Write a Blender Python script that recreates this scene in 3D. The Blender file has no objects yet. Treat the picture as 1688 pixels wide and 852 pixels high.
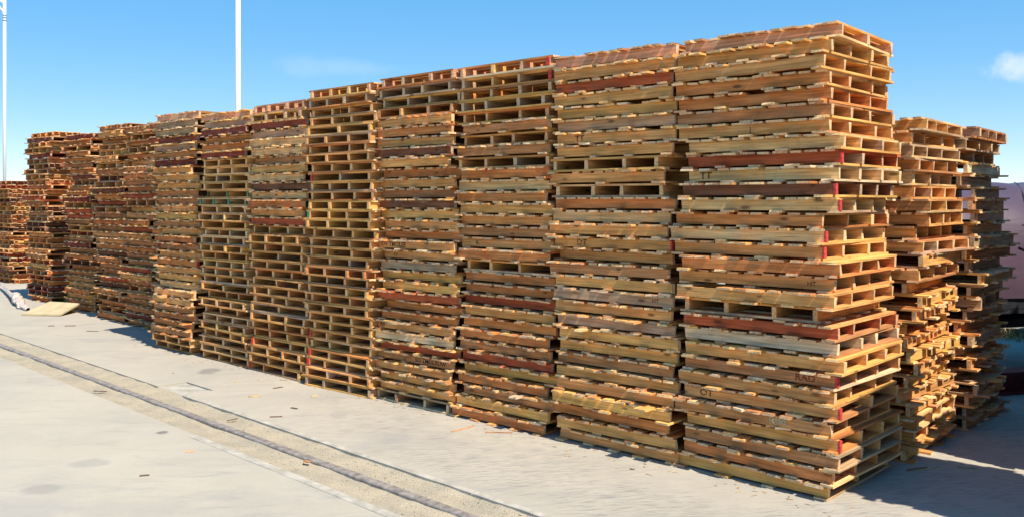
import bpy, bmesh, math, random
import numpy as np
from mathutils import Vector, Matrix, Euler

R = math.radians
scene = bpy.context.scene
col = scene.collection

# ------------------------------------------------------------------ camera
CAM_H = 2.2
FPX = 1462.0                      # focal length in photo pixels (1688 wide)
HORIZON = 332.0
cam_d = bpy.data.cameras.new("camera")
cam = bpy.data.objects.new("camera", cam_d)
col.objects.link(cam)
cam.location = (0, 0, CAM_H)
cam.rotation_euler = (R(90), 0, 0)
cam_d.sensor_width = 36.0
cam_d.lens = FPX / 1688.0 * 36.0
cam_d.shift_y = -(426.0 - HORIZON) / 1688.0
cam_d.clip_start = 0.1
cam_d.clip_end = 5000.0
scene.camera = cam

# row frame: U runs along the row away from the camera, V runs into the row
P0 = Vector((2.32, 6.445, 0.0))
U = Vector((-0.740, 0.6728, 0.0)).normalized()
V = Vector((0.6728, 0.740, 0.0)).normalized()
YAW = math.atan2(-U.y, -U.x)

def st(s, t, z=0.0):
    p = P0 + U * s + V * t
    return Vector((p.x, p.y, z))

def ground_px(x, y):
    d = FPX * CAM_H / (y - HORIZON)
    return Vector(((x - 844.0) / FPX * d, d, 0.0))

# ------------------------------------------------------------------ sky and sun
SUN_EL = 55.0
SUN_FRONT = 8.0                   # degrees the light leans into the row's long face
hd = (U * math.cos(R(SUN_FRONT)) + V * math.sin(R(SUN_FRONT)))
light_dir = Vector((hd.x * math.cos(R(SUN_EL)), hd.y * math.cos(R(SUN_EL)), -math.sin(R(SUN_EL))))
to_sun = -light_dir

world = bpy.data.worlds.new("World")
scene.world = world
world.use_nodes = True
nt = world.node_tree
nt.nodes.clear()
w_out = nt.nodes.new("ShaderNodeOutputWorld")
w_bg = nt.nodes.new("ShaderNodeBackground")
w_sky = nt.nodes.new("ShaderNodeTexSky")
w_sky.sky_type = 'NISHITA'
w_sky.sun_disc = False
w_sky.sun_elevation = R(SUN_EL)
w_sky.sun_rotation = math.atan2(to_sun.x, to_sun.y)
w_sky.air_density = 0.65
w_sky.dust_density = 0.0
w_sky.ozone_density = 2.5
w_hsv = nt.nodes.new("ShaderNodeHueSaturation")
w_hsv.inputs["Saturation"].default_value = 2.6
w_bg.inputs["Strength"].default_value = 0.14
# thin clouds: a small cumulus and a faint wisp
tc = nt.nodes.new("ShaderNodeTexCoord")
def cloud_mask(px, py, sx, sz, nscale, amt):
    d = Vector(((px - 844) / FPX, 1.0, (HORIZON - py) / FPX)).normalized()
    sub = nt.nodes.new("ShaderNodeVectorMath"); sub.operation = 'SUBTRACT'
    nt.links.new(tc.outputs["Generated"], sub.inputs[0]); sub.inputs[1].default_value = d
    noi = nt.nodes.new("ShaderNodeTexNoise"); noi.inputs["Scale"].default_value = nscale
    noi.inputs["Detail"].default_value = 6; noi.inputs["Roughness"].default_value = 0.6
    nt.links.new(tc.outputs["Generated"], noi.inputs["Vector"])
    mul = nt.nodes.new("ShaderNodeVectorMath"); mul.operation = 'MULTIPLY'
    nt.links.new(sub.outputs[0], mul.inputs[0]); mul.inputs[1].default_value = (1 / sx, 1 / sx, 1 / sz)
    ln = nt.nodes.new("ShaderNodeVectorMath"); ln.operation = 'LENGTH'
    nt.links.new(mul.outputs[0], ln.inputs[0])
    # mask = clamp((1 - r) + (noise-.5)*1.6)
    m1 = nt.nodes.new("ShaderNodeMath"); m1.operation = 'MULTIPLY_ADD'
    nt.links.new(noi.outputs[0], m1.inputs[0]); m1.inputs[1].default_value = 2.2; m1.inputs[2].default_value = -0.35
    m2 = nt.nodes.new("ShaderNodeMath"); m2.operation = 'SUBTRACT'
    nt.links.new(m1.outputs[0], m2.inputs[0]); nt.links.new(ln.outputs["Value"], m2.inputs[1])
    mr = nt.nodes.new("ShaderNodeMapRange"); mr.interpolation_type = 'SMOOTHSTEP'
    nt.links.new(m2.outputs[0], mr.inputs["Value"])
    mr.inputs["From Min"].default_value = -0.35; mr.inputs["From Max"].default_value = 0.7
    mr.inputs["To Max"].default_value = amt
    return mr.outputs[0]
w_gam = nt.nodes.new("ShaderNodeGamma"); w_gam.inputs["Gamma"].default_value = 0.34
nt.links.new(w_sky.outputs[0], w_gam.inputs["Color"])
w_mul = nt.nodes.new("ShaderNodeVectorMath"); w_mul.operation = 'SCALE'; w_mul.inputs["Scale"].default_value = 2.12
nt.links.new(w_gam.outputs[0], w_mul.inputs[0])
nt.links.new(w_mul.outputs[0], w_hsv.inputs["Color"])
prev = w_hsv.outputs[0]
for args in ((1695, 112, 0.035, 0.016, 30, 0.75), (590, 113, 0.10, 0.012, 14, 0.16)):
    fac = cloud_mask(*args)
    mx = nt.nodes.new("ShaderNodeMix"); mx.data_type = 'RGBA'
    nt.links.new(fac, mx.inputs["Factor"]); nt.links.new(prev, mx.inputs["A"])
    mx.inputs["B"].default_value = (3.4, 3.8, 4.2, 1)
    prev = mx.outputs["Result"]
nt.links.new(prev, w_bg.inputs["Color"])
nt.links.new(w_bg.outputs[0], w_out.inputs["Surface"])

sun_d = bpy.data.lights.new("sun", 'SUN')
sun_d.energy = 4.1
sun_d.angle = R(0.5)
sun_d.color = (1.0, 0.90, 0.75)
sun = bpy.data.objects.new("sun", sun_d)
col.objects.link(sun)
sun.location = (10, -10, 30)
sun.rotation_euler = light_dir.to_track_quat('-Z', 'Y').to_euler()

scene.view_settings.view_transform = 'Standard'
scene.view_settings.look = 'None'
scene.view_settings.exposure = 0.92
scene.view_settings.gamma = 1.0
scene.view_settings.use_curve_mapping = False

# ------------------------------------------------------------------ helpers
def tag(o, label=None, cat=None, group=None, kind=None):
    if label: o["label"] = label
    if cat: o["category"] = cat
    if group: o["group"] = group
    if kind: o["kind"] = kind
    return o

def link(name, data, parent=None, loc=(0, 0, 0), rot=(0, 0, 0)):
    o = bpy.data.objects.new(name, data)
    o.location = loc
    o.rotation_euler = rot
    if parent is not None: o.parent = parent
    col.objects.link(o)
    return o

def mesh_from(name, verts, faces, mat=None, smooth=False):
    me = bpy.data.meshes.new(name)
    me.from_pydata([tuple(v) for v in verts], [], faces)
    me.validate()
    if mat: me.materials.append(mat)
    if smooth:
        for p in me.polygons: p.use_smooth = True
    me.update()
    return me

def bm_mesh(name, bm, mat=None, smooth=False):
    bmesh.ops.recalc_face_normals(bm, faces=bm.faces)
    me = bpy.data.meshes.new(name)
    bm.to_mesh(me); bm.free()
    if mat: me.materials.append(mat)
    if smooth:
        for p in me.polygons: p.use_smooth = True
    return me

def bm_box(bm, c, d, rot=None):
    r = bmesh.ops.create_cube(bm, size=1.0)
    M = Matrix.Translation(c) @ (rot.to_4x4() if rot else Matrix()) @ Matrix.Diagonal((d[0], d[1], d[2], 1))
    bmesh.ops.transform(bm, matrix=M, verts=r["verts"])
    return r["verts"]

def bm_cyl(bm, a, b, r1, r2=None, n=16):
    r2 = r1 if r2 is None else r2
    a = Vector(a); b = Vector(b); d = b - a
    r = bmesh.ops.create_cone(bm, cap_ends=True, segments=n, radius1=r1, radius2=r2, depth=d.length)
    M = Matrix.Translation((a + b) / 2) @ d.to_track_quat('Z', 'Y').to_matrix().to_4x4()
    bmesh.ops.transform(bm, matrix=M, verts=r["verts"])

class NT:
    """small wrapper for building node materials"""
    def __init__(self, name):
        self.m = bpy.data.materials.new(name); self.m.use_nodes = True
        self.t = self.m.node_tree; self.t.nodes.clear()
        self.out = self.n("ShaderNodeOutputMaterial"); self.b = self.n("ShaderNodeBsdfPrincipled")
        self.l(self.b.outputs[0], self.out.inputs[0])
    def n(self, k): return self.t.nodes.new(k)
    def l(self, a, b): self.t.links.new(a, b)
    def val(self, sock, v):
        if hasattr(v, "links"): self.l(v, sock)
        else: sock.default_value = v
    def math(self, op, a, b=0.0, c=0.0):
        x = self.n("ShaderNodeMath"); x.operation = op
        self.val(x.inputs[0], a); self.val(x.inputs[1], b); self.val(x.inputs[2], c)
        return x.outputs[0]
    def vmath(self, op, a, b=(0, 0, 0)):
        x = self.n("ShaderNodeVectorMath"); x.operation = op
        self.val(x.inputs[0], a); self.val(x.inputs[1], b)
        return x.outputs["Value"] if op in ('LENGTH', 'DISTANCE', 'DOT_PRODUCT') else x.outputs[0]
    def noise(self, vec, scale, detail=4, rough=0.55, dist=0.0):
        x = self.n("ShaderNodeTexNoise"); self.l(vec, x.inputs["Vector"])
        x.inputs["Scale"].default_value = scale; x.inputs["Detail"].default_value = detail
        x.inputs["Roughness"].default_value = rough; x.inputs["Distortion"].default_value = dist
        return x.outputs[0]
    def ramp(self, v, lo, hi, a=0.0, b=1.0):
        x = self.n("ShaderNodeMapRange"); x.interpolation_type = 'SMOOTHSTEP'
        self.val(x.inputs["Value"], v)
        x.inputs["From Min"].default_value = lo; x.inputs["From Max"].default_value = hi
        x.inputs["To Min"].default_value = a; x.inputs["To Max"].default_value = b
        return x.outputs[0]
    def mix(self, f, a, b, blend='MIX'):
        x = self.n("ShaderNodeMix"); x.data_type = 'RGBA'; x.blend_type = blend
        self.val(x.inputs["Factor"], f)
        for s, v in (("A", a), ("B", b)):
            if isinstance(v, tuple): v = (v + (1.0,)) if len(v) == 3 else v
            self.val(x.inputs[s], v)
        return x.outputs["Result"]
    def bump(self, h, strength, dist):
        x = self.n("ShaderNodeBump"); x.inputs["Strength"].default_value = strength
        x.inputs["Distance"].default_value = dist; self.l(h, x.inputs["Height"])
        self.l(x.outputs[0], self.b.inputs["Normal"])
    def base(self, v, rough=0.8, spec=0.3):
        if isinstance(v, tuple): v = v + (1.0,)
        self.val(self.b.inputs["Base Color"], v)
        self.val(self.b.inputs["Roughness"], rough)
        self.b.inputs["Specular IOR Level"].default_value = spec

# ------------------------------------------------------------------ materials
def wood_material(name, from_attr):
    k = NT(name)
    at = k.n("ShaderNodeAttribute"); at.attribute_name = "wc"
    vec = at.outputs["Vector"]
    if from_attr:
        ta = k.n("ShaderNodeAttribute"); ta.attribute_name = "tint"
        tint = ta.outputs["Color"]
    else:
        oi = k.n("ShaderNodeObjectInfo")
        tint = oi.outputs["Color"]
        off = k.vmath('MULTIPLY', k.vmath('ADD', oi.outputs["Random"], (0, 0, 0)), (37.0, 11.0, 23.0))
        vec = k.vmath('ADD', vec, off)
    v_g = k.vmath('MULTIPLY', vec, (2.2, 55.0, 55.0))
    v_m = k.vmath('MULTIPLY', vec, (1.4, 9.0, 9.0))
    grain = k.noise(v_g, 1.0, 5, 0.65, 0.6)
    bands = k.noise(v_m, 1.3, 3, 0.55, 0.8)
    blot = k.noise(vec, 5.0, 5, 0.65)
    g1 = k.ramp(grain, 0.3, 0.72, 0.64, 1.18)
    g2 = k.ramp(bands, 0.3, 0.7, 0.80, 1.15)
    f = k.math('MULTIPLY', k.math('MULTIPLY', g1, g2), 1.02)
    x = k.n("ShaderNodeVectorMath"); x.operation = 'SCALE'
    k.l(tint, x.inputs[0]); k.l(f, x.inputs["Scale"])
    c = x.outputs[0]
    # grey weathering, grime, knots
    c = k.mix(k.ramp(blot, 0.55, 0.82, 0.0, 0.30), c, (0.36, 0.25, 0.15))
    grime = k.noise(vec, 11.0, 4, 0.7)
    c = k.mix(k.ramp(grime, 0.62, 0.82, 0.0, 0.5), c, (0.12, 0.065, 0.035))
    vo = k.n("ShaderNodeTexVoronoi"); vo.inputs["Scale"].default_value = 1.0
    k.l(k.vmath('MULTIPLY', vec, (3.2, 8.0, 8.0)), vo.inputs["Vector"])
    k_in = k.ramp(vo.outputs["Distance"], 0.06, 0.17, 0.75, 0.0)
    c = k.mix(k_in, c, (0.085, 0.04, 0.02))
    ck = k.noise(k.vmath('MULTIPLY', vec, (1.1, 70.0, 70.0)), 1.0, 2, 0.5, 0.3)
    c = k.mix(k.ramp(ck, 0.70, 0.76, 0.0, 0.7), c, (0.07, 0.035, 0.018))
    wet = k.noise(k.vmath('MULTIPLY', vec, (7.0, 2.0, 2.0)), 1.0, 4, 0.65, 0.5)
    c = k.mix(k.ramp(wet, 0.57, 0.74, 0.0, 0.30), c, (0.20, 0.095, 0.045))
    ea = k.n("ShaderNodeAttribute"); ea.attribute_name = "endg"
    ends = k.noise(vec, 60.0, 4, 0.7)
    c = k.mix(k.math('MULTIPLY', ea.outputs["Fac"], k.ramp(ends, 0.35, 0.6, 0.12, 0.6)), c, (0.80, 0.62, 0.38))
    # saw-fresh streaks
    fr = k.noise(k.vmath('MULTIPLY', vec, (3.0, 20.0, 20.0)), 1.0, 2, 0.5)
    c = k.mix(k.ramp(fr, 0.66, 0.8, 0.0, 0.35), c, (0.74, 0.50, 0.24))
    k.base(c, k.ramp(grain, 0.3, 0.7, 0.9, 0.72), 0.22)
    k.bump(k.math('ADD', grain, k.math('MULTIPLY', grime, 0.6)), 0.45, 0.004)
    return k.m

M_WOOD = wood_material("weathered_wood", False)
M_WOOD_FAR = wood_material("weathered_wood_far", True)

def plain(name, c, rough=0.7, spec=0.3, nscale=12.0, var=0.25, bump=0.0, metallic=0.0):
    k = NT(name)
    t = k.n("ShaderNodeTexCoord")
    n = k.noise(t.outputs["Object"], nscale, 5, 0.6)
    lo = tuple(v * (1 - var) for v in c); hi = tuple(min(1, v * (1 + var)) for v in c)
    k.base(k.mix(k.ramp(n, 0.3, 0.7), lo, hi), rough, spec)
    k.b.inputs["Metallic"].default_value = metallic
    if bump: k.bump(n, bump, 0.01)
    return k.m

M_RED = plain("red_end_paint", (0.52, 0.06, 0.05), 0.7, 0.2, 60, 0.45)
M_GREEN = plain("green_end_paint", (0.07, 0.22, 0.12), 0.6, 0.3, 40, 0.35)
def ink(name, c):
    k = NT(name)
    t = k.n("ShaderNodeTexCoord")
    k.base(c, 0.8, 0.1)
    tr = k.n("ShaderNodeBsdfTransparent"); mx = k.n("ShaderNodeMixShader")
    k.l(k.ramp(k.noise(k.vmath('MULTIPLY', t.outputs["Object"], (25.0, 110.0, 25.0)), 1.0, 4, 0.7), 0.36, 0.62, 0.12, 0.85), mx.inputs[0])
    k.l(k.b.outputs[0], mx.inputs[1]); k.l(tr.outputs[0], mx.inputs[2]); k.l(mx.outputs[0], k.out.inputs[0])
    return k.m
M_INK = ink("black_marker_ink", (0.02, 0.017, 0.015))
M_INK_RED = ink("red_stencil_ink", (0.26, 0.05, 0.03))
M_INK_PALE = ink("pale_stencil_ink", (0.60, 0.55, 0.35))
M_INK_BROWN = ink("brown_stencil_ink", (0.10, 0.05, 0.03))

def concrete_material():
    k = NT("yard_concrete")
    g = k.n("ShaderNodeNewGeometry"); pos = g.outputs["Position"]
    big = k.noise(pos, 0.35, 5, 0.6, 0.4)
    mid = k.noise(pos, 1.7, 6, 0.65, 0.6)
    fine = k.noise(pos, 38.0, 5, 0.7)
    smear = k.noise(k.vmath('MULTIPLY', pos, (0.8, 3.0, 1.0)), 1.1, 6, 0.7, 1.2)
    c = k.mix(k.ramp(big, 0.32, 0.68), (0.335, 0.313, 0.27), (0.41, 0.37, 0.298))
    c = k.mix(k.ramp(mid, 0.42, 0.75, 0, 0.5), c, (0.43, 0.395, 0.33))
    c = k.mix(k.ramp(smear, 0.50, 0.74, 0, 0.6), c, (0.25, 0.245, 0.235))
    c = k.mix(k.ramp(fine, 0.52, 0.75, 0, 0.4), c, (0.24, 0.225, 0.20))
    # broom finish close to the stacks: short dark strokes in patches
    rot = k.n("ShaderNodeVectorRotate"); rot.rotation_type = 'Z_AXIS'; rot.inputs["Angle"].default_value = R(-14)
    k.l(pos, rot.inputs["Vector"])
    br = k.noise(k.vmath('MULTIPLY', rot.outputs[0], (5.0, 66.0, 1.0)), 1.0, 2, 0.6)
    patch = k.noise(pos, 0.9, 3, 0.6)
    lim = k.vmath('DOT_PRODUCT', pos, (0.6728, 0.740, 0.0))     # distance towards the row
    near = k.math('MULTIPLY', k.ramp(lim, 4.75, 5.0), k.ramp(pos_x(k, pos), -3.2, -1.0))
    bm_ = k.math('MULTIPLY', k.math('MULTIPLY', k.ramp(br, 0.50, 0.62), k.ramp(patch, 0.34, 0.56)), near)
    c = k.mix(k.math('MULTIPLY', bm_, 0.55), c, (0.17, 0.165, 0.16))
    # oil and damp stains with shapes of their own
    wob = k.noise(pos, 5.0, 4, 0.6)
    for (px, py, rx, ry, a, tone) in ((147, 763, .20, .17, .45, .24), (72, 806, .20, .16, .55, .23), (345, 611, .17, .28, .6, .16),
                                      (268, 712, .07, .07, .75, .12), (561, 683, .13, .20, .35, .25), (645, 720, .30, .28, .28, .27),
                                      (215, 838, .55, .22, .30, .28), (700, 728, .45, .30, .25, .28), (20, 838, .6, .3, .35, .3),
                                      (560, 620, .12, .1, .3, .25), (1590, 745, .3, .3, .2, .3)):
        p = ground_px(px, py)
        dv = k.vmath('MULTIPLY', k.vmath('SUBTRACT', pos, (p.x, p.y, 0)), (1 / rx, 1 / ry, 0))
        r_ = k.math('ADD', k.vmath('LENGTH', dv), k.math('MULTIPLY', wob, 1.1))
        c = k.mix(k.ramp(r_, 1.05, 1.55, a, 0.0), c, (tone, tone * 0.96, tone * 0.90))
    k.base(c, 0.88, 0.25)
    h = k.math('ADD', k.math('MULTIPLY', fine, 0.5), k.math('MULTIPLY', bm_, -0.8))
    k.bump(h, 0.35, 0.006)
    return k.m

def pos_x(k, pos):
    s = k.n("ShaderNodeSeparateXYZ"); k.l(pos, s.inputs[0]); return s.outputs[0]

M_CONC = concrete_material()

def bed_material():
    k = NT("sandy_track_fill")
    g = k.n("ShaderNodeNewGeometry"); pos = g.outputs["Position"]
    a = k.noise(pos, 3.0, 5, 0.65); b = k.noise(pos, 45.0, 4, 0.7)
    vo = k.n("ShaderNodeTexVoronoi"); vo.inputs["Scale"].default_value = 70.0; k.l(pos, vo.inputs["Vector"])
    c = k.mix(k.ramp(a, 0.3, 0.7), (0.32, 0.285, 0.22), (0.42, 0.36, 0.265))
    c = k.mix(k.ramp(b, 0.5, 0.75, 0, 0.55), c, (0.49, 0.42, 0.30))
    c = k.mix(k.ramp(vo.outputs["Distance"], 0.0, 0.28, 0.5, 0.0), c, (0.24, 0.20, 0.15))
    k.base(c, 0.95, 0.15)
    k.bump(k.math('ADD', b, vo.outputs["Distance"]), 0.6, 0.012)
    return k.m
M_BED = bed_material()
M_RAIL = plain("worn_rail_steel", (0.25, 0.222, 0.20), 0.6, 0.4, 14, 0.35, 0.3, 0.1)
M_LIP = plain("concrete_edge", (0.37, 0.345, 0.295), 0.9, 0.2, 6, 0.22, 0.4)
M_POLE = plain("white_pole_paint", (0.86, 0.86, 0.85), 0.4, 0.5, 3, 0.03)
M_BAND = plain("grey_band_steel", (0.33, 0.34, 0.35), 0.4, 0.5, 8, 0.1, 0, 0.6)
M_FOAM = plain("yellow_board", (0.44, 0.36, 0.22), 0.8, 0.3, 5, 0.12, 0.2)
M_WRAP = plain("crumpled_plastic", (0.50, 0.42, 0.36), 0.45, 0.5, 25, 0.25, 0.5)
M_TARP = None
def tarp_material():
    k = NT("maroon_tarpaulin")
    t = k.n("ShaderNodeTexCoord")
    n = k.noise(t.outputs["Object"], 2.0, 4, 0.5); w = k.noise(k.vmath('MULTIPLY', t.outputs["Object"], (1.0, 1.0, 6.0)), 1.6, 3, 0.5, 0.8)
    k.base(k.mix(k.ramp(n, 0.3, 0.7), (0.070, 0.044, 0.066), (0.088, 0.054, 0.080)), 0.42, 0.45)
    k.bump(w, 0.2, 0.03)
    return k.m
M_TARP = tarp_material()
M_CHASSIS = plain("black_chassis_paint", (0.02, 0.022, 0.026), 0.5, 0.4, 8, 0.3)
M_RUBBER = plain("tyre_rubber", (0.018, 0.018, 0.02), 0.8, 0.3, 30, 0.3)
M_MAROON = plain("maroon_steel_paint", (0.12, 0.014, 0.022), 0.6, 0.4, 6, 0.3)
M_PALEBLUE = plain("pale_blue_paint", (0.30, 0.58, 0.70), 0.5, 0.4, 6, 0.15)
M_DRY = plain("dry_grass", (0.40, 0.32, 0.13), 0.9, 0.1, 15, 0.4)
M_STONE = plain("grey_stone", (0.22, 0.21, 0.20), 0.9, 0.2, 6, 0.4, 0.8)

# ------------------------------------------------------------------ ground, track
RD = Vector((-0.7137, 0.7004, 0.0)).normalized()      # rail direction
RN = Vector((0.7004, 0.7137, 0.0)).normalized()       # towards the stacks
RAIL = 4.236; UP = RAIL + 0.353; LO = RAIL - 0.356
def rl(a, n, z=0.0):
    p = RD * a + RN * n
    return Vector((p.x, p.y, z))
def rail_a(px, py): return ground_px(px, py).dot(RD)
FAR = 2500.0
DEEP = -0.024
n0 = rail_a(299, 651); n1 = rail_a(254, 637); ND = 0.36         # notch in the upper edge
bm = bmesh.new()
def flat(a0, a1, n_a, n_b):
    bm.faces.new([bm.verts.new(p) for p in (rl(a0, n_a), rl(a0, n_b), rl(a1, n_b), rl(a1, n_a))])
def drop(p, q):
    z = Vector((0, 0, -0.12)); bm.faces.new([bm.verts.new(v) for v in (p, q, q + z, p + z)])
flat(-FAR, n0, UP, UP + ND); flat(n1, FAR, UP, UP + ND); flat(-FAR, FAR, UP + ND, FAR); flat(-FAR, FAR, -FAR, LO)
drop(rl(-FAR, UP), rl(n0, UP)); drop(rl(n0, UP), rl(n0, UP + ND)); drop(rl(n0, UP + ND), rl(n1, UP + ND)); drop(rl(n1, UP + ND), rl(n1, UP)); drop(rl(n1, UP), rl(FAR, UP)); drop(rl(-FAR, LO), rl(FAR, LO))
bmesh.ops.remove_doubles(bm, verts=bm.verts, dist=0.0005)
bm.normal_update()
for f in bm.faces:
    if f.normal.z < -0.5: f.normal_flip()
me = bpy.data.meshes.new("ground"); bm.to_mesh(me); bm.free(); me.materials.append(M_CONC)
tag(link("ground", me), kind="structure")

rnd = random.Random(4)
# uneven sandy fill
def strip(a0, a1, nA, n_lo, n_hi, nN, zf, mat, name):
    v = []; f = []
    for i in range(nA + 1):
        # denser near the camera
        q = i / nA; a = a0 + (a1 - a0) * q ** 1.8
        for j in range(nN + 1):
            n = n_lo + (n_hi - n_lo) * j / nN
            v.append(rl(a, n, zf(a, n)))
    for i in range(nA):
        for j in range(nN):
            k = i * (nN + 1) + j
            f.append((k, k + 1, k + nN + 2, k + nN + 1))
    me_ = mesh_from(name, v, f, mat, True)
    me_.update()
    if me_.polygons[0].normal.z < 0: me_.flip_normals()
    return me_
from mathutils import noise as mnoise
def bedz(a, n):
    e = min(abs(n - LO), abs(n - UP))
    return DEEP + 0.016 * mnoise.noise((a * 3, n * 7, 0)) + 0.010 * mnoise.noise((a * 14, n * 16, 3)) + (0.012 * max(0, 1 - e / 0.10))
tag(link("track_bed", strip(-0.5, 60, 420, LO - 0.01, UP + 0.01, 14, bedz, M_BED, "track_bed")), kind="structure")
tag(link("track_recess", strip(n0, n1, 12, UP + 0.008, UP + ND, 8,
     lambda a, n: -0.018 + 0.006 * mnoise.noise((a * 9, n * 9, 5)), M_LIP, "track_recess")), kind="structure")
# rail: a worn head with a groove side, in two lengths with a joint
def rail_mesh(a0, a1):
    prof = [(-.046, DEEP - .05), (-.046, -.010), (-.041, -.002), (-.034, .0005), (.026, .0010), (.033, -.002), (.036, -.012), (.037, -.020), (.062, -.021), (.064, DEEP - .05)]
    v = []; f = []; m = len(prof)
    for a in (a0, a1):
        for (n, z) in prof: v.append(rl(a, RAIL + n, z))
    for i in range(m - 1): f.append((i, i + 1, m + i + 1, m + i))
    f.append(tuple(range(m - 1, -1, -1))); f.append(tuple(range(m, 2 * m)))
    b = bmesh.new(); b_v = [b.verts.new(q) for q in v]
    for q in f: b.faces.new([b_v[i] for i in q])
    return bm_mesh("rail", b, M_RAIL)
rail = link("crane_rail", None); tag(rail, "worn grey steel rail sunk in the sandy slot of the concrete yard", "rail")
cuts = [-2.0, 6.9, 18.9, 30.9, 62.0]
for i in range(4): link("rail_length", rail_mesh(cuts[i] + .004, cuts[i + 1] - .004), rail)
# raised concrete edging of the slot, in cast lengths
def edging(n_a, n_b, spans, name, label):
    root = link(name, None); tag(root, label, "edging")
    for (a0, a1) in spans:
        v = []; f = []; N = max(6, int((a1 - a0) / 0.12))
        for i in range(N + 1):
            a = a0 + (a1 - a0) * i / N
            j1 = 0.003 * mnoise.noise((a * 5, n_a, 1)); j2 = 0.003 * mnoise.noise((a * 7, n_b, 2))
            zz = 0.007 + 0.004 * mnoise.noise((a * 4, 1, 9))
            for (n, z) in ((n_a + j1, -.04), (n_a + j1, zz - .004), (n_a + j1 + .008, zz), (n_b + j2 - .012, zz), (n_b + j2, 0.001), (n_b + j2, -.04)):
                v.append(rl(a, n, z))
        for i in range(N):
            for j in range(5):
                k = i * 6 + j; f.append((k, k + 1, k + 7, k + 6))
        b = bmesh.new(); b_v = [b.verts.new(q) for q in v]
        for q in f: b.faces.new([b_v[i] for i in q])
        b.faces.new([b_v[i] for i in range(6)]); b.faces.new([b_v[N * 6 + i] for i in range(5, -1, -1)])
        link("edging_length", bm_mesh("edging", b, M_LIP), root)
j = rail_a(779, 813)
edging(UP - .03, UP + .035, [(-1.5, j - .006), (j + .006, n0 - .03)], "slot_edging", "raised pale concrete edging on the pallet side of the rail slot")
edging(LO - .075, LO + .012, [(-2.0, rail_a(470, 775)), (rail_a(468, 774), rail_a(330, 716))], "slot_edging", "flat smooth concrete edging on the open yard side of the rail slot")
# chips of stone and grit in the slot
gv = []; gf = []
for i in range(5200):
    a = -0.3 + 14.5 * rnd.random() ** 1.6; n = LO + .03 + (UP - LO - .06) * rnd.random()
    if abs(n - RAIL) < .065: continue
    z = bedz(a, n); r_ = rnd.uniform(.003, .009) * (1.6 if rnd.random() < .06 else 1)
    c = rl(a, n, z + r_ * .3); k0 = len(gv)
    th = rnd.random() * 6.28
    for (x, y, zz) in ((1, 0, 0), (-.4, .9, 0), (-.5, -.8, 0), (.1, .1, .75)):
        x2 = x * math.cos(th) - y * math.sin(th); y2 = x * math.sin(th) + y * math.cos(th)
        gv.append((c.x + x2 * r_ * rnd.uniform(.7, 1.4), c.y + y2 * r_ * rnd.uniform(.7, 1.4), c.z + zz * r_))
    gf += [(k0, k0 + 1, k0 + 3), (k0 + 1, k0 + 2, k0 + 3), (k0 + 2, k0, k0 + 3)]
tag(link("grit", mesh_from("grit", gv, gf, M_BED)), "loose pale grit and chippings along the rail slot", "grit", kind="stuff")

# ------------------------------------------------------------------ wood pieces
def piece(L, W, T, seed, kind):
    """a sawn length along X, 5 uneven sections, returns verts, faces"""
    r = random.Random(seed)
    n = 5
    xs = [-L / 2, -L / 2 * .55, 0.04 * r.uniform(-1, 1), L / 2 * .55, L / 2]
    jw = 0.0022 if kind == 'board' else 0.0015
    v = []
    bow = r.uniform(-.004, .004) if kind == 'board' else r.uniform(-.003, .003)
    for i, x in enumerate(xs):
        e = 1 if i in (0, n - 1) else 0
        cy = bow * (1 - (2 * x / L) ** 2)
        for (sy, sz) in ((-1, -1), (1, -1), (1, 1), (-1, 1)):
            dx = r.uniform(-.006, .006) if e else 0
            v.append([x + dx, cy + sy * W / 2 + r.uniform(-jw, jw), sz * T / 2 + (0 if kind == 'stringer' else r.uniform(-.0006, .0006))])
    if kind == 'board' and r.random() < .34:          # split or broken end
        e = r.choice((0, n - 1)); d = 1 if e == 0 else -1
        side = r.choice((0, 1)); cut = r.uniform(.015, .05)
        for q in ((0, 3) if side else (1, 2)): v[e * 4 + q][0] += d * cut
    f = [(3, 2, 1, 0), tuple((n - 1) * 4 + q for q in (0, 1, 2, 3))]
    for i in range(n - 1):
        for q in range(4):
            a = i * 4 + q; b_ = i * 4 + (q + 1) % 4
            f.append((a, b_, b_ + 4, a + 4))
    return v, f

def mark_ends(me_):
    e = np.zeros(len(me_.polygons), dtype=np.float32); e[:2] = 1.0
    me_.attributes.new("endg", 'FLOAT', 'FACE').data.foreach_set("value", e)

def piece_mesh(name, L, W, T, seed, kind):
    v, f = piece(L, W, T, seed, kind)
    me_ = mesh_from(name, v, f, M_WOOD)
    at = me_.attributes.new("wc", 'FLOAT_VECTOR', 'POINT')
    o = random.Random(seed + 5)
    off = (o.uniform(0, 40), o.uniform(0, 40), o.uniform(0, 40))
    at.data.foreach_set("vector", np.array([(a[0] + off[0], a[1] + off[1], a[2] + off[2]) for a in v], dtype=np.float32).ravel())
    mark_ends(me_)
    return me_

SH = 0.086                                             # stringer height of the shared meshes
BT = 0.0175
STR = []; BRD = []
for i in range(14):
    L = 1.21 + random.Random(i).uniform(-.025, .025)
    STR.append((L, piece_mesh("stringer", L, 0.037, SH, 100 + i, 'stringer')))
for i in range(36):
    q = random.Random(200 + i)
    W = [.072, .085, .092, .098, .112, .135][i % 6] + q.uniform(-.004, .004)
    L = 1.255 + q.uniform(-.045, .035)
    BRD.append((L, W, piece_mesh("board", L, W, BT, 300 + i, 'board')))
BRD_W = sorted(range(36), key=lambda i: BRD[i][1])

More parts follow.
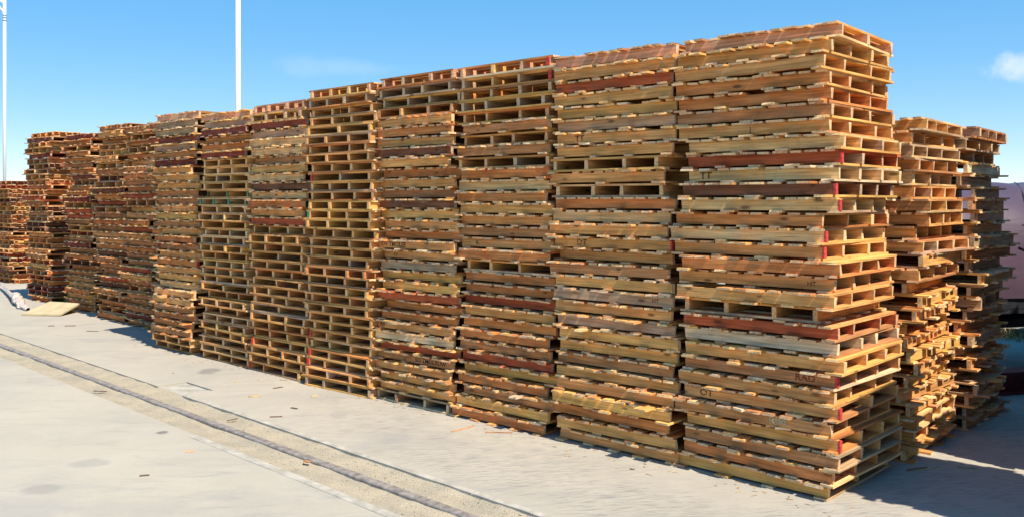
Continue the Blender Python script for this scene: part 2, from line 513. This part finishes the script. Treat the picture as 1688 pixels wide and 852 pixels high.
TINT = {'t': (.69, .335, .106), 'y': (.75, .40, .112), 'p': (.76, .465, .20), 'o': (.61, .232, .068), 'r': (.46, .10, .034),
        'w': (.26, .06, .035), 'g': (.46, .29, .165), 'b': (.51, .228, .084), 'd': (.21, .082, .04), 'l': (.78, .56, .33), 'k': (.69, .34, .185)}  # k is tan with the pinkish haze over the top tiers painted in
CNAME = {'t': 'tan', 'y': 'yellowish', 'p': 'pale', 'o': 'orange brown', 'r': 'red brown', 'w': 'dark wine', 'g': 'weathered grey',
         'b': 'brown', 'd': 'dark brown', 'l': 'whitish', 'k': 'haze-tinted pinkish'}

def jit(c, r, a=.14, hue=.05):
    v = 1 + r.uniform(-a, a)
    return tuple(max(.01, x * v * (1 + r.uniform(-hue, hue))) for x in c)

DECK_MIX = ['t', 't', 'y', 'p', 'g', 'g', 'b', 'o', 't', 'y', 'p', 't', 'l', 'b', 'y', 'o']
def pallet_layout(r, code, th, tight=False):
    """list of (kind, variant, local pos, rotz, tint) with x along the stringers, z=0 at the underside"""
    base = TINT[code.lower()]
    out = []
    hs = th - 2 * BT - .0012
    z_s = BT + .0004 + hs / 2
    ns = 4 if r.random() < .84 else 3
    span = 1.255 - r.uniform(.09, .19)
    ys = [-.5 * span, .5 * span]
    if ns == 4:
        ys += [-.5 * span * r.uniform(.26, .44), .5 * span * r.uniform(.26, .44)]
    else: ys.append(r.uniform(-.03, .03))
    ys.sort()
    for i, y in enumerate(ys):
        c = base if (i in (0, ns - 1) or r.random() < .7) else TINT[r.choice(DECK_MIX)]
        out.append(('stringer', r.randrange(len(STR)), (r.uniform(-.012, .012), y, z_s), r.uniform(-.004, .004), jit(c, r, .1), hs / SH))
    # top deck
    nb = r.choice((8, 9, 9, 10, 10, 11)) + (2 if tight else 0)
    mode = TINT[r.choice(DECK_MIX)] if r.random() < .5 else base
    L = 1.215
    wd = L / nb
    for i in range(nb):
        x = -L / 2 + wd * (i + .5) + (r.uniform(-.010, .010) if 0 < i < nb - 1 else r.uniform(-.004, .004))
        room = wd - .006
        cand = [q for q in BRD_W if BRD[q][1] < room and BRD[q][1] > room - .045] or BRD_W[:6]
        q = r.choice(cand)
        if i not in (0, nb - 1) and r.random() < .025: continue
        c = mode if r.random() < .62 else TINT[r.choice(DECK_MIX)]
        slip = r.choice((-1, 1)) * r.uniform(.03, .085) if r.random() < .06 else 0
        out.append(('deck_board', q, (x, r.gauss(0, .017) + slip, th - BT / 2 - .0004), R(90) + r.gauss(0, .007), jit(c, r, .18), 1))
    nb2 = r.choice((3, 4, 4, 5, 5))
    for i in range(nb2):
        x = -L / 2 + .05 + (L - .1) * i / (nb2 - 1) + (r.uniform(-.02, .02) if 0 < i < nb2 - 1 else 0)
        q = r.choice(BRD_W[10:30])
        c = mode if r.random() < .5 else TINT[r.choice(DECK_MIX)]
        out.append(('bottom_board', q, (x, r.gauss(0, .014), BT / 2), R(90) + r.gauss(0, .007), jit(c, r, .18), 1))
    return out

def ordinal(n):
    if n == 1: return "topmost"
    suf = 'th' if 10 <= n % 100 <= 20 else {1: 'st', 2: 'nd', 3: 'rd'}.get(n % 10, 'th')
    return "%d%s from top" % (n, suf)

TEXT_CACHE = {}
def text_mesh(body, size, mat):
    cu = bpy.data.curves.new("letters", 'FONT'); cu.body = body; cu.size = size; cu.extrude = .0006
    cu.align_x = 'LEFT'; cu.align_y = 'CENTER'; cu.offset = size * .012; cu.resolution_u = 2
    o = bpy.data.objects.new("letters_tmp", cu); col.objects.link(o)
    dg = bpy.context.evaluated_depsgraph_get(); dg.update()
    me_ = bpy.data.meshes.new_from_object(o.evaluated_get(dg))
    bpy.data.objects.remove(o); bpy.data.curves.remove(cu)
    me_.materials.clear(); me_.materials.append(mat)
    return me_

PAINT = {}
def paint_mesh(mat):
    if mat.name not in PAINT:
        b = bmesh.new(); bm_box(b, (0, 0, 0), (.016, .0395, .0875)); PAINT[mat.name] = bm_mesh("paint", b, mat)
    return PAINT[mat.name]

GROUP = "wooden pallets in the tall stacks"
def build_pallet(loc, yaw, code, th, seed, label, tight=False, paint=None, text=None):
    r = random.Random(seed)
    root = link("wooden_pallet", None, None, loc, (0, 0, yaw))
    root.empty_display_size = .2
    tag(root, label, "pallet", GROUP)
    strs = []
    for (kind, q, p, rz, c, zs) in pallet_layout(r, code, th, tight):
        me_ = STR[q][1] if kind == 'stringer' else BRD[q][2]
        o = link(kind, me_, root, p, (0, 0, rz))
        if kind == 'stringer':
            if zs != 1: o.scale = (1, 1, zs)
            strs.append((o, STR[q][0]))
        o.color = (*c, 1)
    if paint:                                          # painted stringer ends: (which stringer, end sign, material)
        for (i, sgn, mat) in paint:
            o, L = strs[min(i, len(strs) - 1)]
            link("painted_end", paint_mesh(mat), o, (sgn * (L / 2), 0, 0))
    if text:
        body, size, x, mat = text
        o, L = strs[0]
        link("lettering", text_mesh(body, size, mat), o, (x, -.0200, 0), (R(90), 0, 0))
    return root

# ---- far pallets and the added unseen ones gathered into one mesh
class Far:
    def __init__(self): self.v = []; self.f = []; self.wc = []; self.t = []; self.n = 0
    def pallet(self, loc, yaw, code, th, seed):
        r = random.Random(seed)
        M = Matrix.Translation(loc) @ Matrix.Rotation(yaw, 4, 'Z')
        for (kind, q, p, rz, c, zs) in pallet_layout(r, code, th):
            me_ = STR[q][1] if kind == 'stringer' else BRD[q][2]
            lv, lf = GEO[me_.name]
            A = M @ Matrix.Translation(p) @ Matrix.Rotation(rz, 4, 'Z') @ Matrix.Diagonal((1, 1, zs, 1))
            A = np.array(A)
            self.v.append(lv @ A[:3, :3].T + A[:3, 3]); self.f.append(lf + self.n)
            self.wc.append(lv + np.array([r.uniform(0, 60), r.uniform(0, 60), r.uniform(0, 60)]))
            self.t.append(np.tile(np.array([c[0] * .94, c[1] * .86, c[2] * .82, 1.0]), (len(lv), 1)))
            self.n += len(lv)
    def build(self):
        v = np.concatenate(self.v); f = np.concatenate(self.f)
        me_ = bpy.data.meshes.new("far_and_unseen_pallets")
        me_.vertices.add(len(v)); me_.vertices.foreach_set("co", v.astype(np.float32).ravel())
        me_.loops.add(len(f) * 4); me_.loops.foreach_set("vertex_index", f.astype(np.int32).ravel())
        me_.polygons.add(len(f)); me_.polygons.foreach_set("loop_start", np.arange(0, len(f) * 4, 4, dtype=np.int32))
        me_.polygons.foreach_set("loop_total", np.full(len(f), 4, dtype=np.int32))
        me_.update(calc_edges=True)
        a = me_.attributes.new("wc", 'FLOAT_VECTOR', 'POINT'); a.data.foreach_set("vector", np.concatenate(self.wc).astype(np.float32).ravel())
        a = me_.attributes.new("tint", 'FLOAT_COLOR', 'POINT'); a.data.foreach_set("color", np.concatenate(self.t).astype(np.float32).ravel())
        e = np.concatenate([np.r_[np.ones(2), np.zeros(len(q) - 2)] for q in self.f])
        me_.attributes.new("endg", 'FLOAT', 'FACE').data.foreach_set("value", e.astype(np.float32))
        me_.materials.append(M_WOOD_FAR)
        return me_
GEO = {}
for me_ in [s[1] for s in STR] + [b_[2] for b_ in BRD]:
    GEO[me_.name] = (np.array([tuple(v.co) for v in me_.vertices]), np.array([tuple(p.vertices) for p in me_.polygons]))
far = Far()

# ------------------------------------------------------------------ the stacks
# codes run from the top tier down; capitals show the stringer ends on the long face of the row
A_X = [1382, 1377, 1377, 1372, 1373, 1375, 1375, 1392, 1387, 1388, 1384, 1375, 1364, 1361, 1363, 1387, 1376, 1385, 1368, 1385,
       1388, 1396, 1389, 1382, 1387, 1376, 1388, 1394, 1389, 1371]
B_X = [1112, 1113, 1114, 1112, 1107, 1110, 1115, 1111, 1098, 1096, 1099, 1105, 1096, 1096, 1103, 1098, 1097, 1110, 1108, 1106,
       1110, 1119, 1111, 1113, 1114, 1116, 1113, 1102, 1116, 1116]
RD_ = lambda i: [(0, 1, M_RED)]
STACKS = [
    dict(id='first', yaw=-1.5, kx=1.08, s=0.655, t=0.02, H=3.52, code="kttoobtprpdpoptottTrltbttbyboy", ds=[-(x - 1378) / 223 for x in A_X],
         paint={9: 1, 11: 1, 12: 1, 14: 1, 15: 1, 23: 1, 25: 1, 27: 1},
         text={10: ("TT", .085, -.50, M_INK), 23: ("RAD", .075, .30, M_INK_RED), 25: ("OT", .08, -.47, M_INK_BROWN), 26: ("RIM", .08, .16, M_INK_PALE), 7: ("|", .06, .0, M_INK), 17: ("HT", .05, .42, M_INK_BROWN)}),
    dict(id='second', kx=1.04, s=2.01, t=0.03, H=3.53, code="ktrtygtyTtToptttbygtgyybttyott", ds=[-(x - 1110) / 165 for x in B_X],
         paint={15: 1}, text={7: ("TT", .08, -.40, M_INK), 15: ("DT", .085, -.36, M_INK), 19: ("HT", .05, .42, M_INK_RED)}),
    dict(id='third', s=3.31, t=0.03, H=3.56, code="KGBGTbTbTopottbtoToortoobryobyo", paint={2: 'R', 1: 'R'}, text={16: ("4L.", .05, -.42, M_INK_BROWN)}),
    dict(id='fourth', s=4.57, t=0.0, H=3.56, code="KGGOtotdyotbdytottgyyrootlrbtttG", paint={31: 1},
         text={17: ("OV TMOLEE", .075, -.55, M_INK), 18: ("CF", .06, -.44, M_INK), 25: ("A8", .07, -.57, M_INK), 28: ("SO TMOLRUW", .075, .02, M_INK)}),
    dict(id='fifth', s=5.80, t=-0.10, H=3.53, code="KGTTTTTTTTTTYYYTTTTOTTTTTYTYTTTG", paint={10: 'L', 27: 'L', 29: 'L', 30: 'L', 14: 'LG'}),
    dict(id='sixth', s=7.13, t=-0.07, H=3.44, code="KGwgppbypdpotrTTTTTOTTTTTTOOTTT", paint={28: 'L', 31: 'L'}, text={11: (".. T.", .06, .12, M_INK_BROWN)}),
    dict(id='seventh', s=8.48, t=-0.03, H=3.42, code="kgwoowTPYTPPTPYPPYTPPTYTPTPTYTPT", paint={11: 'G', 12: 'G'}),
    dict(id='eighth', s=9.90, t=0.0, H=3.50, code="kggwgowtttobtybtobtotypttboobTT", paint={20: 1}),
]
def place(S, seed0, maker, rowtext):
    code = S['code']; n = len(code); th = S['H'] / n
    r = random.Random(seed0)
    ph = r.uniform(0, 6.28); ph2 = r.uniform(0, 6.28)
    for i, ch in enumerate(code):
        lvl = n - 1 - i
        z = lvl * th + .0005
        rg = S.get('rag', 1.0)
        ds = S['ds'][i] if 'ds' in S else .030 * math.sin(lvl * .31 + ph) + rg * r.gauss(0, .027)
        dt = .022 * math.sin(lvl * .27 + ph2) + rg * r.gauss(0, .028)
        yaw = YAW + rg * r.gauss(0, R(1.4)) + R(S.get('yaw', 0))
        end = ch.isupper()
        if i == 0 and not end: yaw = YAW + R(1.5)
        if end: yaw += R(90)
        if r.random() < .5 and not S.get('text', {}).get(i + 1) and not S.get('paint', {}).get(i + 1): yaw += R(180)
        loc = st(S['s'] + ds, S['t'] + .63 + (0.01 if end else 0) + dt, z)
        maker(S, i, ch, loc, yaw, th, end, seed0 * 100 + i)

def individual(S, i, ch, loc, yaw, th, end, seed):
    k = i + 1
    side = "stringer ends outward" if end else "long side outward"
    lab = "%s pallet %s of %s" % (CNAME[ch.lower()], ordinal(k) if k < len(S['code']) else "at bottom", S['where'])
    txt = S.get('text', {}).get(k)
    p = S.get('paint', {}).get(k)
    paint = None
    if p == 1: paint = [(0, 1, M_RED)]; lab += ", red painted end"
    elif p == 'R': paint = [(0, -1, M_RED)]; lab += ", red painted end"
    elif p == 'L': paint = [(3, -1, M_RED)]; lab += ", red painted end"
    elif p == 'LG': paint = [(3, -1, M_GREEN)]; lab += ", green painted end"
    elif p == 'G': paint = [(q, -1, M_GREEN) for q in range(4)]; lab += ", green painted ends"
    elif txt: lab += ", hand lettered"
    elif end: lab += ", stringer ends outward"
    root = build_pallet(loc, yaw, ch, th, seed, lab, tight=(i == 0 and not end), paint=paint, text=txt)
    kx = S.get('kx', 1.0)
    if kx != 1.0 and not end: root.scale = (kx, 1, 1)

for j_, S in enumerate(STACKS):
    S['where'] = "the row's end stack" if j_ == 0 else "%s stack from the row's end" % S['id']
    place(S, 11 + j_, individual, None)

# two lower stacks behind the end of the row
BACK = [dict(id='b1', rag=1.5, s=0.50, t=1.50, H=2.92, code="ttgtptbtytTtTYTyTYTYTTtyT", where="low stack behind the row's end"),
        dict(id='b2', rag=1.5, s=0.42, t=2.80, H=2.92, code="gggLGGBGTGBGTGgGBGGTGGTGB", where="low stack beside the trailer")]
for j_, S in enumerate(BACK): place(S, 31 + j_, individual, None)

# further stacks: along the row (set back), at its far end, and, unseen past the right, the row going on with stacks added for shade
def fcode(r, n, pe):
    return "".join((c.upper() if r.random() < pe else c) for c in (r.choice("tobbrotbodtobtoybrowbdo") for _ in range(n)))
rf = random.Random(77)
def farmaker(S, i, ch, loc, yaw, th, end, seed): far.pallet(loc, yaw, ch, th, seed)
FAR_AND_UNSEEN = [(11.35, .70, 3.62, 31, .05), (12.7, .78, 3.52, 30, .05), (14.05, .82, 3.62, 31, .25), (15.95, 1.02, 3.55, 31, .15),
        (18.35, 1.1, 3.72, 32, .55), (19.0, 2.6, 3.5, 30, .5), (23.9, 2.2, 2.75, 24, .9), (25.3, 2.3, 2.7, 24, .9), (26.7, 2.4, 2.7, 24, .9),
        (-2.45, .12, 3.4, 29, .2), (-2.2, 1.74, 2.4, 20, .4), (-2.4, 2.78, 5.0, 43, .4), (-3.2, 4.1, 4.6, 39, .4), (-3.4, 5.4, 4.6, 39, .4), (-3.6, 6.7, 3.6, 31, .4)]  # unseen, right of the view: row goes on, taller stacks added for shade
for q, (s, t, H, n, pe) in enumerate(FAR_AND_UNSEEN):
    place(dict(s=s, t=t, H=H, rag=1.7, code=fcode(rf, n, pe)), 51 + q, farmaker, None)
fo = link("far_and_unseen_pallets", far.build())
tag(fo, "distant stacks of weathered wooden pallets standing beyond the set-back end of the row", "pallets", kind="stuff")

# ------------------------------------------------------------------ high masts
def mast(px, dist, w_px, h, label, arms):
    x = (px - 844) / FPX * dist; rad = w_px / FPX * dist / 2
    root = link("light_mast", None, None, (x, dist, 0)); tag(root, label, "mast")
    b = bmesh.new(); bm_cyl(b, (0, 0, .05), (0, 0, h), rad * 1.12, rad * .9, 20); link("pole", bm_mesh("pole", b, M_POLE, True), root)
    b = bmesh.new(); bm_cyl(b, (0, 0, 0), (0, 0, .06), rad * 2.4, None, 20); link("base_plate", bm_mesh("base", b, M_BAND), root)
    zt = h
    for z in arms.get('bands', ()):
        b = bmesh.new(); bm_cyl(b, (0, 0, z - .05), (0, 0, z + .05), rad * 1.12, None, 20); link("band", bm_mesh("band", b, M_BAND), root)
    for (a_, b_) in arms.get('struts', ()):
        b = bmesh.new(); bm_cyl(b, a_, b_, .07, None, 10); link("strut", bm_mesh("strut", b, M_POLE, True), root)
    for lx in arms.get('lamps', ()):
        b = bmesh.new(); bm_box(b, (lx, -.1, zt + .1), (.7, .45, .16)); bmesh.ops.bevel(b, geom=b.edges[:], offset=.03, segments=1, affect='EDGES')
        link("floodlight", bm_mesh("flood", b, M_BAND), root)
    b = bmesh.new(); bm_box(b, (0, 0, zt + .0), (3.0, .12, .1)); link("crossarm", bm_mesh("arm", b, M_POLE), root)
mast(392.5, 40.0, 8.2, 14.0, "thick white mast rising behind the middle of the pallet row", dict(lamps=(-1.2, 0, 1.2)))
zb = lambda y, d: CAM_H + (HORIZON - y) / FPX * d
mast(7.5, 60.0, 5.0, 20.0, "slim white mast with grey bands and slanting struts beyond the far stacks",
     dict(bands=(zb(26, 60), zb(30, 60), zb(34.5, 60)), struts=(((0, 0, zb(22, 60)), (-1.4, 0, zb(-18, 60))), ((0, 0, zb(6, 60)), (-1.6, 0, zb(-18, 60))), ((-1.4, 0, zb(-18, 60)), (0, 0, zb(-18, 60)))), lamps=(-1.2, 0, 1.2)))

# ------------------------------------------------------------------ tarpaulin trailer beyond the right-hand stacks
TX = Vector((0.965, 0.26, 0)).normalized(); TY = Vector((-TX.y, TX.x, 0))
T0 = Vector((5.2, 10.4, 0))
trl = link("flatbed_trailer", None, None, T0, (0, 0, math.atan2(TX.y, TX.x)))
tag(trl, "black flatbed trailer parked beyond the outer low stack, under the maroon load", "trailer")
b = bmesh.new(); bm_box(b, (3.2, 1.05, .98), (7.0, 2.1, .12)); link("deck", bm_mesh("deck", b, M_CHASSIS), trl)
for y in (.55, 1.60):
    b = bmesh.new(); bm_box(b, (3.2, y, .885), (6.9, .14, .07)); link("chassis_beam", bm_mesh("beam", b, M_CHASSIS), trl)
b = bmesh.new(); bm_box(b, (3.2, .03, .96), (7.02, .05, .20)); link("side_rail", bm_mesh("sr", b, M_CHASSIS), trl)
b = bmesh.new(); bm_cyl(b, (-.2, .5, .70), (3.6, .5, .70), .09, None, 18); link("air_tank", bm_mesh("tank", b, M_CHASSIS, True), trl)
def wheel(x, y):
    b = bmesh.new(); bm_cyl(b, (0, -.14, 0), (0, .14, 0), .46, None, 28); bmesh.ops.bevel(b, geom=[e for e in b.edges if len(e.link_faces) == 2 and e.calc_face_angle(0) > 1], offset=.04, segments=2, affect='EDGES')
    w = link("wheel", bm_mesh("tyre", b, M_RUBBER), trl, (x, y, .461))
    b = bmesh.new(); bm_cyl(b, (0, -.15, 0), (0, .15, 0), .24, .24, 20); link("rim", bm_mesh("rim", b, M_BAND), w)
for x in (4.2, 5.4):
    for y in (.25, 1.85): wheel(x, y)
b = bmesh.new(); bm_box(b, (-.1, 1.75, .45), (.12, .12, .87)); bm_box(b, (-.1, 1.75, .02), (.3, .3, .04)); link("landing_leg", bm_mesh("leg", b, M_CHASSIS), trl)
# rounded load under a laced tarpaulin
load = link("tarpaulin_load", None, None, T0, (0, 0, math.atan2(TX.y, TX.x)))
tag(load, "big rounded load under a creased maroon tarpaulin on the trailer", "tarpaulin")
def tarp_mesh():
    N = 60; K = 40; v = []; f = []
    for i in range(N + 1):
        x = -.35 + 6.9 * i / N
        fade = min(1, max(0, (x + .35) / .5)) ** .5
        for j in range(K + 1):
            th = math.pi * j / K
            c, s_ = math.cos(th), math.sin(th)
            p = .9
            yy = 1.05 - 1.08 * math.copysign(abs(c) ** p, c) * (.86 + .14 * fade)
            zz = 1.045 + 1.40 * (abs(s_) ** p) * (.82 + .18 * fade)
            cr = .012 * math.sin(9 * x + 5 * th) * s_ + .010 * mnoise.noise((x * 3, th * 4, 2)) + .022 * math.exp(-((x - .95) / .03) ** 2)
            cr += .014 * math.exp(-(((x * .8 - 1.2 + 1.1 * (th - .4)) / .05) ** 2)) + .014 * math.exp(-(((x * .8 - 2.0 + 1.1 * (th - .4)) / .05) ** 2))
            v.append((x, yy - cr * c, zz + cr * s_))
    for i in range(N):
        for j in range(K):
            k = i * (K + 1) + j; f.append((k, k + 1, k + K + 2, k + K + 1))
    b = bmesh.new(); bv = [b.verts.new(q) for q in v]
    for q in f: b.faces.new([bv[i] for i in q])
    b.faces.new([bv[j] for j in range(K + 1)]); b.faces.new([bv[N * (K + 1) + j] for j in range(K, -1, -1)])
    return bm_mesh("tarp", b, M_TARP, True)
link("tarpaulin", tarp_mesh(), load)
def tarp_pt(x, th, lift=.012):
    c, s_ = math.cos(th), math.sin(th); fade = min(1, max(0, (x + .35) / .5)) ** .5
    return Vector((x, 1.05 - (1.08 * (.86 + .14 * fade) + lift) * math.copysign(abs(c) ** .9, c), 1.045 + (1.40 * (.82 + .18 * fade) + lift) * abs(s_) ** .9))
def line_on_tarp(name, pts, r_, mat):
    b = bmesh.new()
    for p, q in zip(pts, pts[1:]): bm_cyl(b, p, q, r_, None, 6)
    link(name, bm_mesh(name, b, mat), load)
line_on_tarp("seam", [tarp_pt(1.12 + .62 * (i / 14) ** 1.6, .22 + 1.25 * i / 14) for i in range(15)], .006, M_CHASSIS)
for x0 in (.95, 1.10):
    line_on_tarp("strap", [tarp_pt(x0 + 1.5 * i / 10, (0.62 if x0 > 1 else .40) - .30 * i / 10) for i in range(11)], .010, M_TARP)
# low maroon beam on the ground in front of it
b = bmesh.new(); bm_box(b, (0, 0, .018), (3.4, .26, .036)); bm_box(b, (0, 0, .13), (3.4, .03, .19)); bm_box(b, (0, 0, .242), (3.4, .26, .036))
o = link("steel_beam", bm_mesh("steel_beam", b, M_MAROON), None, ground_px(1640, 648) + TX * 1.1, (0, 0, math.atan2(TX.y, TX.x)))
tag(o, "maroon painted steel beam lying on the concrete before the trailer", "beam")
# things seen under the trailer
b = bmesh.new(); bm_cyl(b, (-4, 0, .30), (9, 0, .30), .30, None, 24)
o = link("blue_pipe", bm_mesh("pipe", b, M_PALEBLUE, True), None, (9.3, 15.9, 0), (0, 0, R(4))); tag(o, "pale blue pipe lying on the ground seen under the trailer", "pipe")
bm = bmesh.new(); rr = random.Random(8)
r_ = bmesh.ops.create_icosphere(bm, subdivisions=3, radius=1)
for v in r_["verts"]:
    v.co = Vector((v.co.x * .9, v.co.y * .5, max(-.02, v.co.z * .42))) * (1 + .35 * mnoise.noise(v.co * 1.7))
o = link("boulder", bm_mesh("boulder", bm, M_STONE), None, (8.75, 14.9, 0)); tag(o, "grey boulder on the ground seen under the trailer", "boulder")
gv = []; gf = []
for i in range(900):
    x = rr.gauss(7.75, .42); y = rr.gauss(14.6, .3); h = rr.uniform(.08, .34); k0 = len(gv); a = rr.random() * 6.28; l = rr.gauss(0, .1); m_ = rr.gauss(0, .1)
    gv += [(x - .008 * math.cos(a), y - .008 * math.sin(a), 0), (x + .008 * math.cos(a), y + .008 * math.sin(a), 0), (x + l, y + m_, h)]
    gf.append((k0, k0 + 1, k0 + 2))
o = link("dry_grass", mesh_from("dry_grass", gv, gf, M_DRY)); tag(o, "tuft of dry yellow grass seen under the trailer", "grass", kind="stuff")

# ------------------------------------------------------------------ yellow board and plastic at the far end
pa = ground_px(35, 520); pb = ground_px(100, 521)
ax = (pb - pa).normalized(); ay = Vector((-ax.y, ax.x, 0))
wd = (pb - pa).length; dp = .62; lift = .15
def quad_slab(pts, th, mat, name):
    b = bmesh.new(); lo_ = [b.verts.new(p) for p in pts]; hi_ = [b.verts.new(Vector(p) + Vector((0, 0, th))) for p in pts]
    b.faces.new(lo_[::-1]); b.faces.new(hi_)
    for i in range(4): b.faces.new([lo_[i], lo_[(i + 1) % 4], hi_[(i + 1) % 4], hi_[i]])
    return bm_mesh(name, b, mat)
o = link("loose_board", quad_slab([Vector((0, 0, .004)), ax * wd + Vector((0, 0, .01)), ax * (wd + .0) + ay * dp + Vector((0, 0, lift)), ax * .17 + ay * dp + Vector((0, 0, lift + .03))], .03, M_FOAM, "loose_board"), None, pa)
tag(o, "pale yellow board lying tilted on the concrete at the far stacks' foot", "board")
b = bmesh.new(); bm_box(b, (0, 0, .07), (.5, .10, .14)); bmesh.ops.bevel(b, geom=b.edges[:], offset=.006, segments=1, affect='EDGES')
o = link("timber_block", bm_mesh("block", b, M_WOOD), None, pa + ax * (wd * .6) + ay * (dp * .90), (0, 0, math.atan2(ax.y, ax.x))); o.color = (.3, .2, .1, 1)
me_ = o.data; at = me_.attributes.new("wc", 'FLOAT_VECTOR', 'POINT'); at.data.foreach_set("vector", np.array([tuple(v.co) for v in me_.vertices], dtype=np.float32).ravel())
tag(o, "short timber block propping up the pale yellow board", "block")
# twisted plastic wrapping trailing over the ground
def wrap():
    path = [ground_px(-25, 462) + Vector((0, 0, .25)), ground_px(2, 476) + Vector((0, 0, .12)), ground_px(18, 492) + Vector((0, 0, .10)), ground_px(28, 500) + Vector((0, 0, .14)), ground_px(36, 508) + Vector((0, 0, .05)), ground_px(46, 512) + Vector((0, 0, .03))]
    rad = [.02, .03, .045, .11, .08, .04]
    v = []; f = []; N = 50; K = 12
    for i in range(N + 1):
        q = i / N * (len(path) - 1); a = min(int(q), len(path) - 2); w = q - a
        c = path[a].lerp(path[a + 1], w); rr_ = rad[a] * (1 - w) + rad[a + 1] * w
        for j in range(K):
            th = 2 * math.pi * j / K + i * .12
            k = rr_ * (1 + .75 * mnoise.noise((i * .45, j * 1.1, 4)))
            v.append((c.x + k * math.cos(th) * .8, c.y + k * math.cos(th) * .5, max(.004, c.z + k * math.sin(th) * .8)))
    for i in range(N):
        for j in range(K):
            f.append((i * K + j, i * K + (j + 1) % K, (i + 1) * K + (j + 1) % K, (i + 1) * K + j))
    return mesh_from("wrap", v, f, M_WRAP)
o = link("plastic_wrapping", wrap()); tag(o, "crumpled twist of pale plastic wrapping trailing from the yellow board", "plastic")

# ------------------------------------------------------------------ splinters and offcuts on the concrete
def splinter(px, py, L, W, ang, tint, label, H=.008):
    p = ground_px(px, py)
    v, f = piece(L, W, H, int(px * 7 + py), 'board')
    rs = random.Random(int(px)); 
    for k, q in enumerate(v):
        q[2] += H / 2 + .002; q[1] *= 1 - .6 * rs.random() * (1 if k >= 16 else 0)
    me_ = mesh_from("splinter", v, f, M_WOOD)
    at = me_.attributes.new("wc", 'FLOAT_VECTOR', 'POINT'); at.data.foreach_set("vector", np.array(v, dtype=np.float32).ravel())
    o = link("wood_splinter", me_, None, p, (0, 0, R(ang))); o.color = (*tint, 1)
    tag(o, label, "splinter", "wood splinters on the concrete")
OR = (.50, .25, .12); PA = (.58, .42, .22); DK = (.16, .11, .07)
COMMON = "small wood splinter lying on the open concrete before the stacks"
for (px, py, L, W, ang, c, lab) in (
        (763, 707, .30, .014, 48, OR, "long orange splinter on the ground before the third stack from the row's end"),
        (823, 713, .26, .010, -5, OR, "thin orange splinter lying flat before the third stack, pointing along the row"),
        (420, 653, .13, .06, 30, PA, "pale broad wood chip on the concrete before the sixth stack"),
        (458, 639, .12, .02, 40, DK, COMMON), (485, 673, .09, .02, -30, DK, COMMON), (455, 687, .12, .02, 10, DK, COMMON),
        (519, 653, .07, .04, 20, PA, COMMON), (505, 761, .08, .035, -30, (.45, .2, .09), "bent brown chip lying in the sandy slot beside the rail"),
        (313, 744, .07, .04, 10, (.62, .38, .22), "pale orange chip on the open yard side of the rail"),
        (383, 692, .11, .015, 50, DK, "dark sliver in the sandy slot between rail and edging"),
        (165, 645, .16, .02, -10, DK, COMMON), (238, 784, .08, .015, 20, DK, COMMON),
        (672, 665, .18, .012, 40, (.3, .2, .12), COMMON), (1512, 773, .20, .02, 20, (.30, .16, .09), "brown splinter in the shade beside the end stack"),
        (1595, 771, .16, .02, -15, PA, "pale offcut on the sunlit strip between the stack shadows"), (1530, 773, .28, .008, 25, PA, "thin pale lath on the sunlit strip beside the low stack"),
        (116, 537, .18, .03, 10, DK, COMMON), (153, 546, .22, .02, -10, DK, COMMON), (85, 537, .1, .04, 10, DK, COMMON),
        (1340, 826, .0, 0, 0, DK, None)):
    if lab: splinter(px, py, L, W, ang, c, lab)
rs = random.Random(21)
for i in range(4):
    splinter(ground_x := rs.uniform(250, 1100), 0.232 * (ground_x + 787) + 332 + rs.uniform(4, 34), rs.uniform(.03, .07), rs.uniform(.005, .014), rs.uniform(0, 180), rs.choice((OR, PA, DK)), COMMON, .005)

# crushed slivers and sawdust gathered along the foot of the row
dv = []; df = []; rs = random.Random(33)
for i in range(260):
    sp = rs.uniform(-.3, 11.0); tp = -abs(rs.gauss(0, .16)) + .05
    p = st(sp, tp); a = rs.uniform(0, 6.28); L = rs.uniform(.006, .03); W = rs.uniform(.002, .006); h = rs.uniform(.002, .005); k0 = len(dv)
    cx, sx = math.cos(a), math.sin(a)
    for (x, y, z) in ((-L, -W, 0), (L, -W * .4, 0), (L * .9, W, 0), (-L * .8, W, 0), (0, 0, h)):
        dv.append((p.x + x * cx - y * sx, p.y + x * sx + y * cx, .002 + z))
    df += [(k0, k0 + 1, k0 + 4), (k0 + 1, k0 + 2, k0 + 4), (k0 + 2, k0 + 3, k0 + 4), (k0 + 3, k0, k0 + 4)]
M_DUST = plain("sliver_wood", (0.34, 0.21, 0.10), 0.9, 0.1, 5, 0.45)
tag(link("wood_debris", mesh_from("wood_debris", dv, df, M_DUST)), "fine wood slivers scattered along the foot of the pallet row", "debris", kind="stuff")
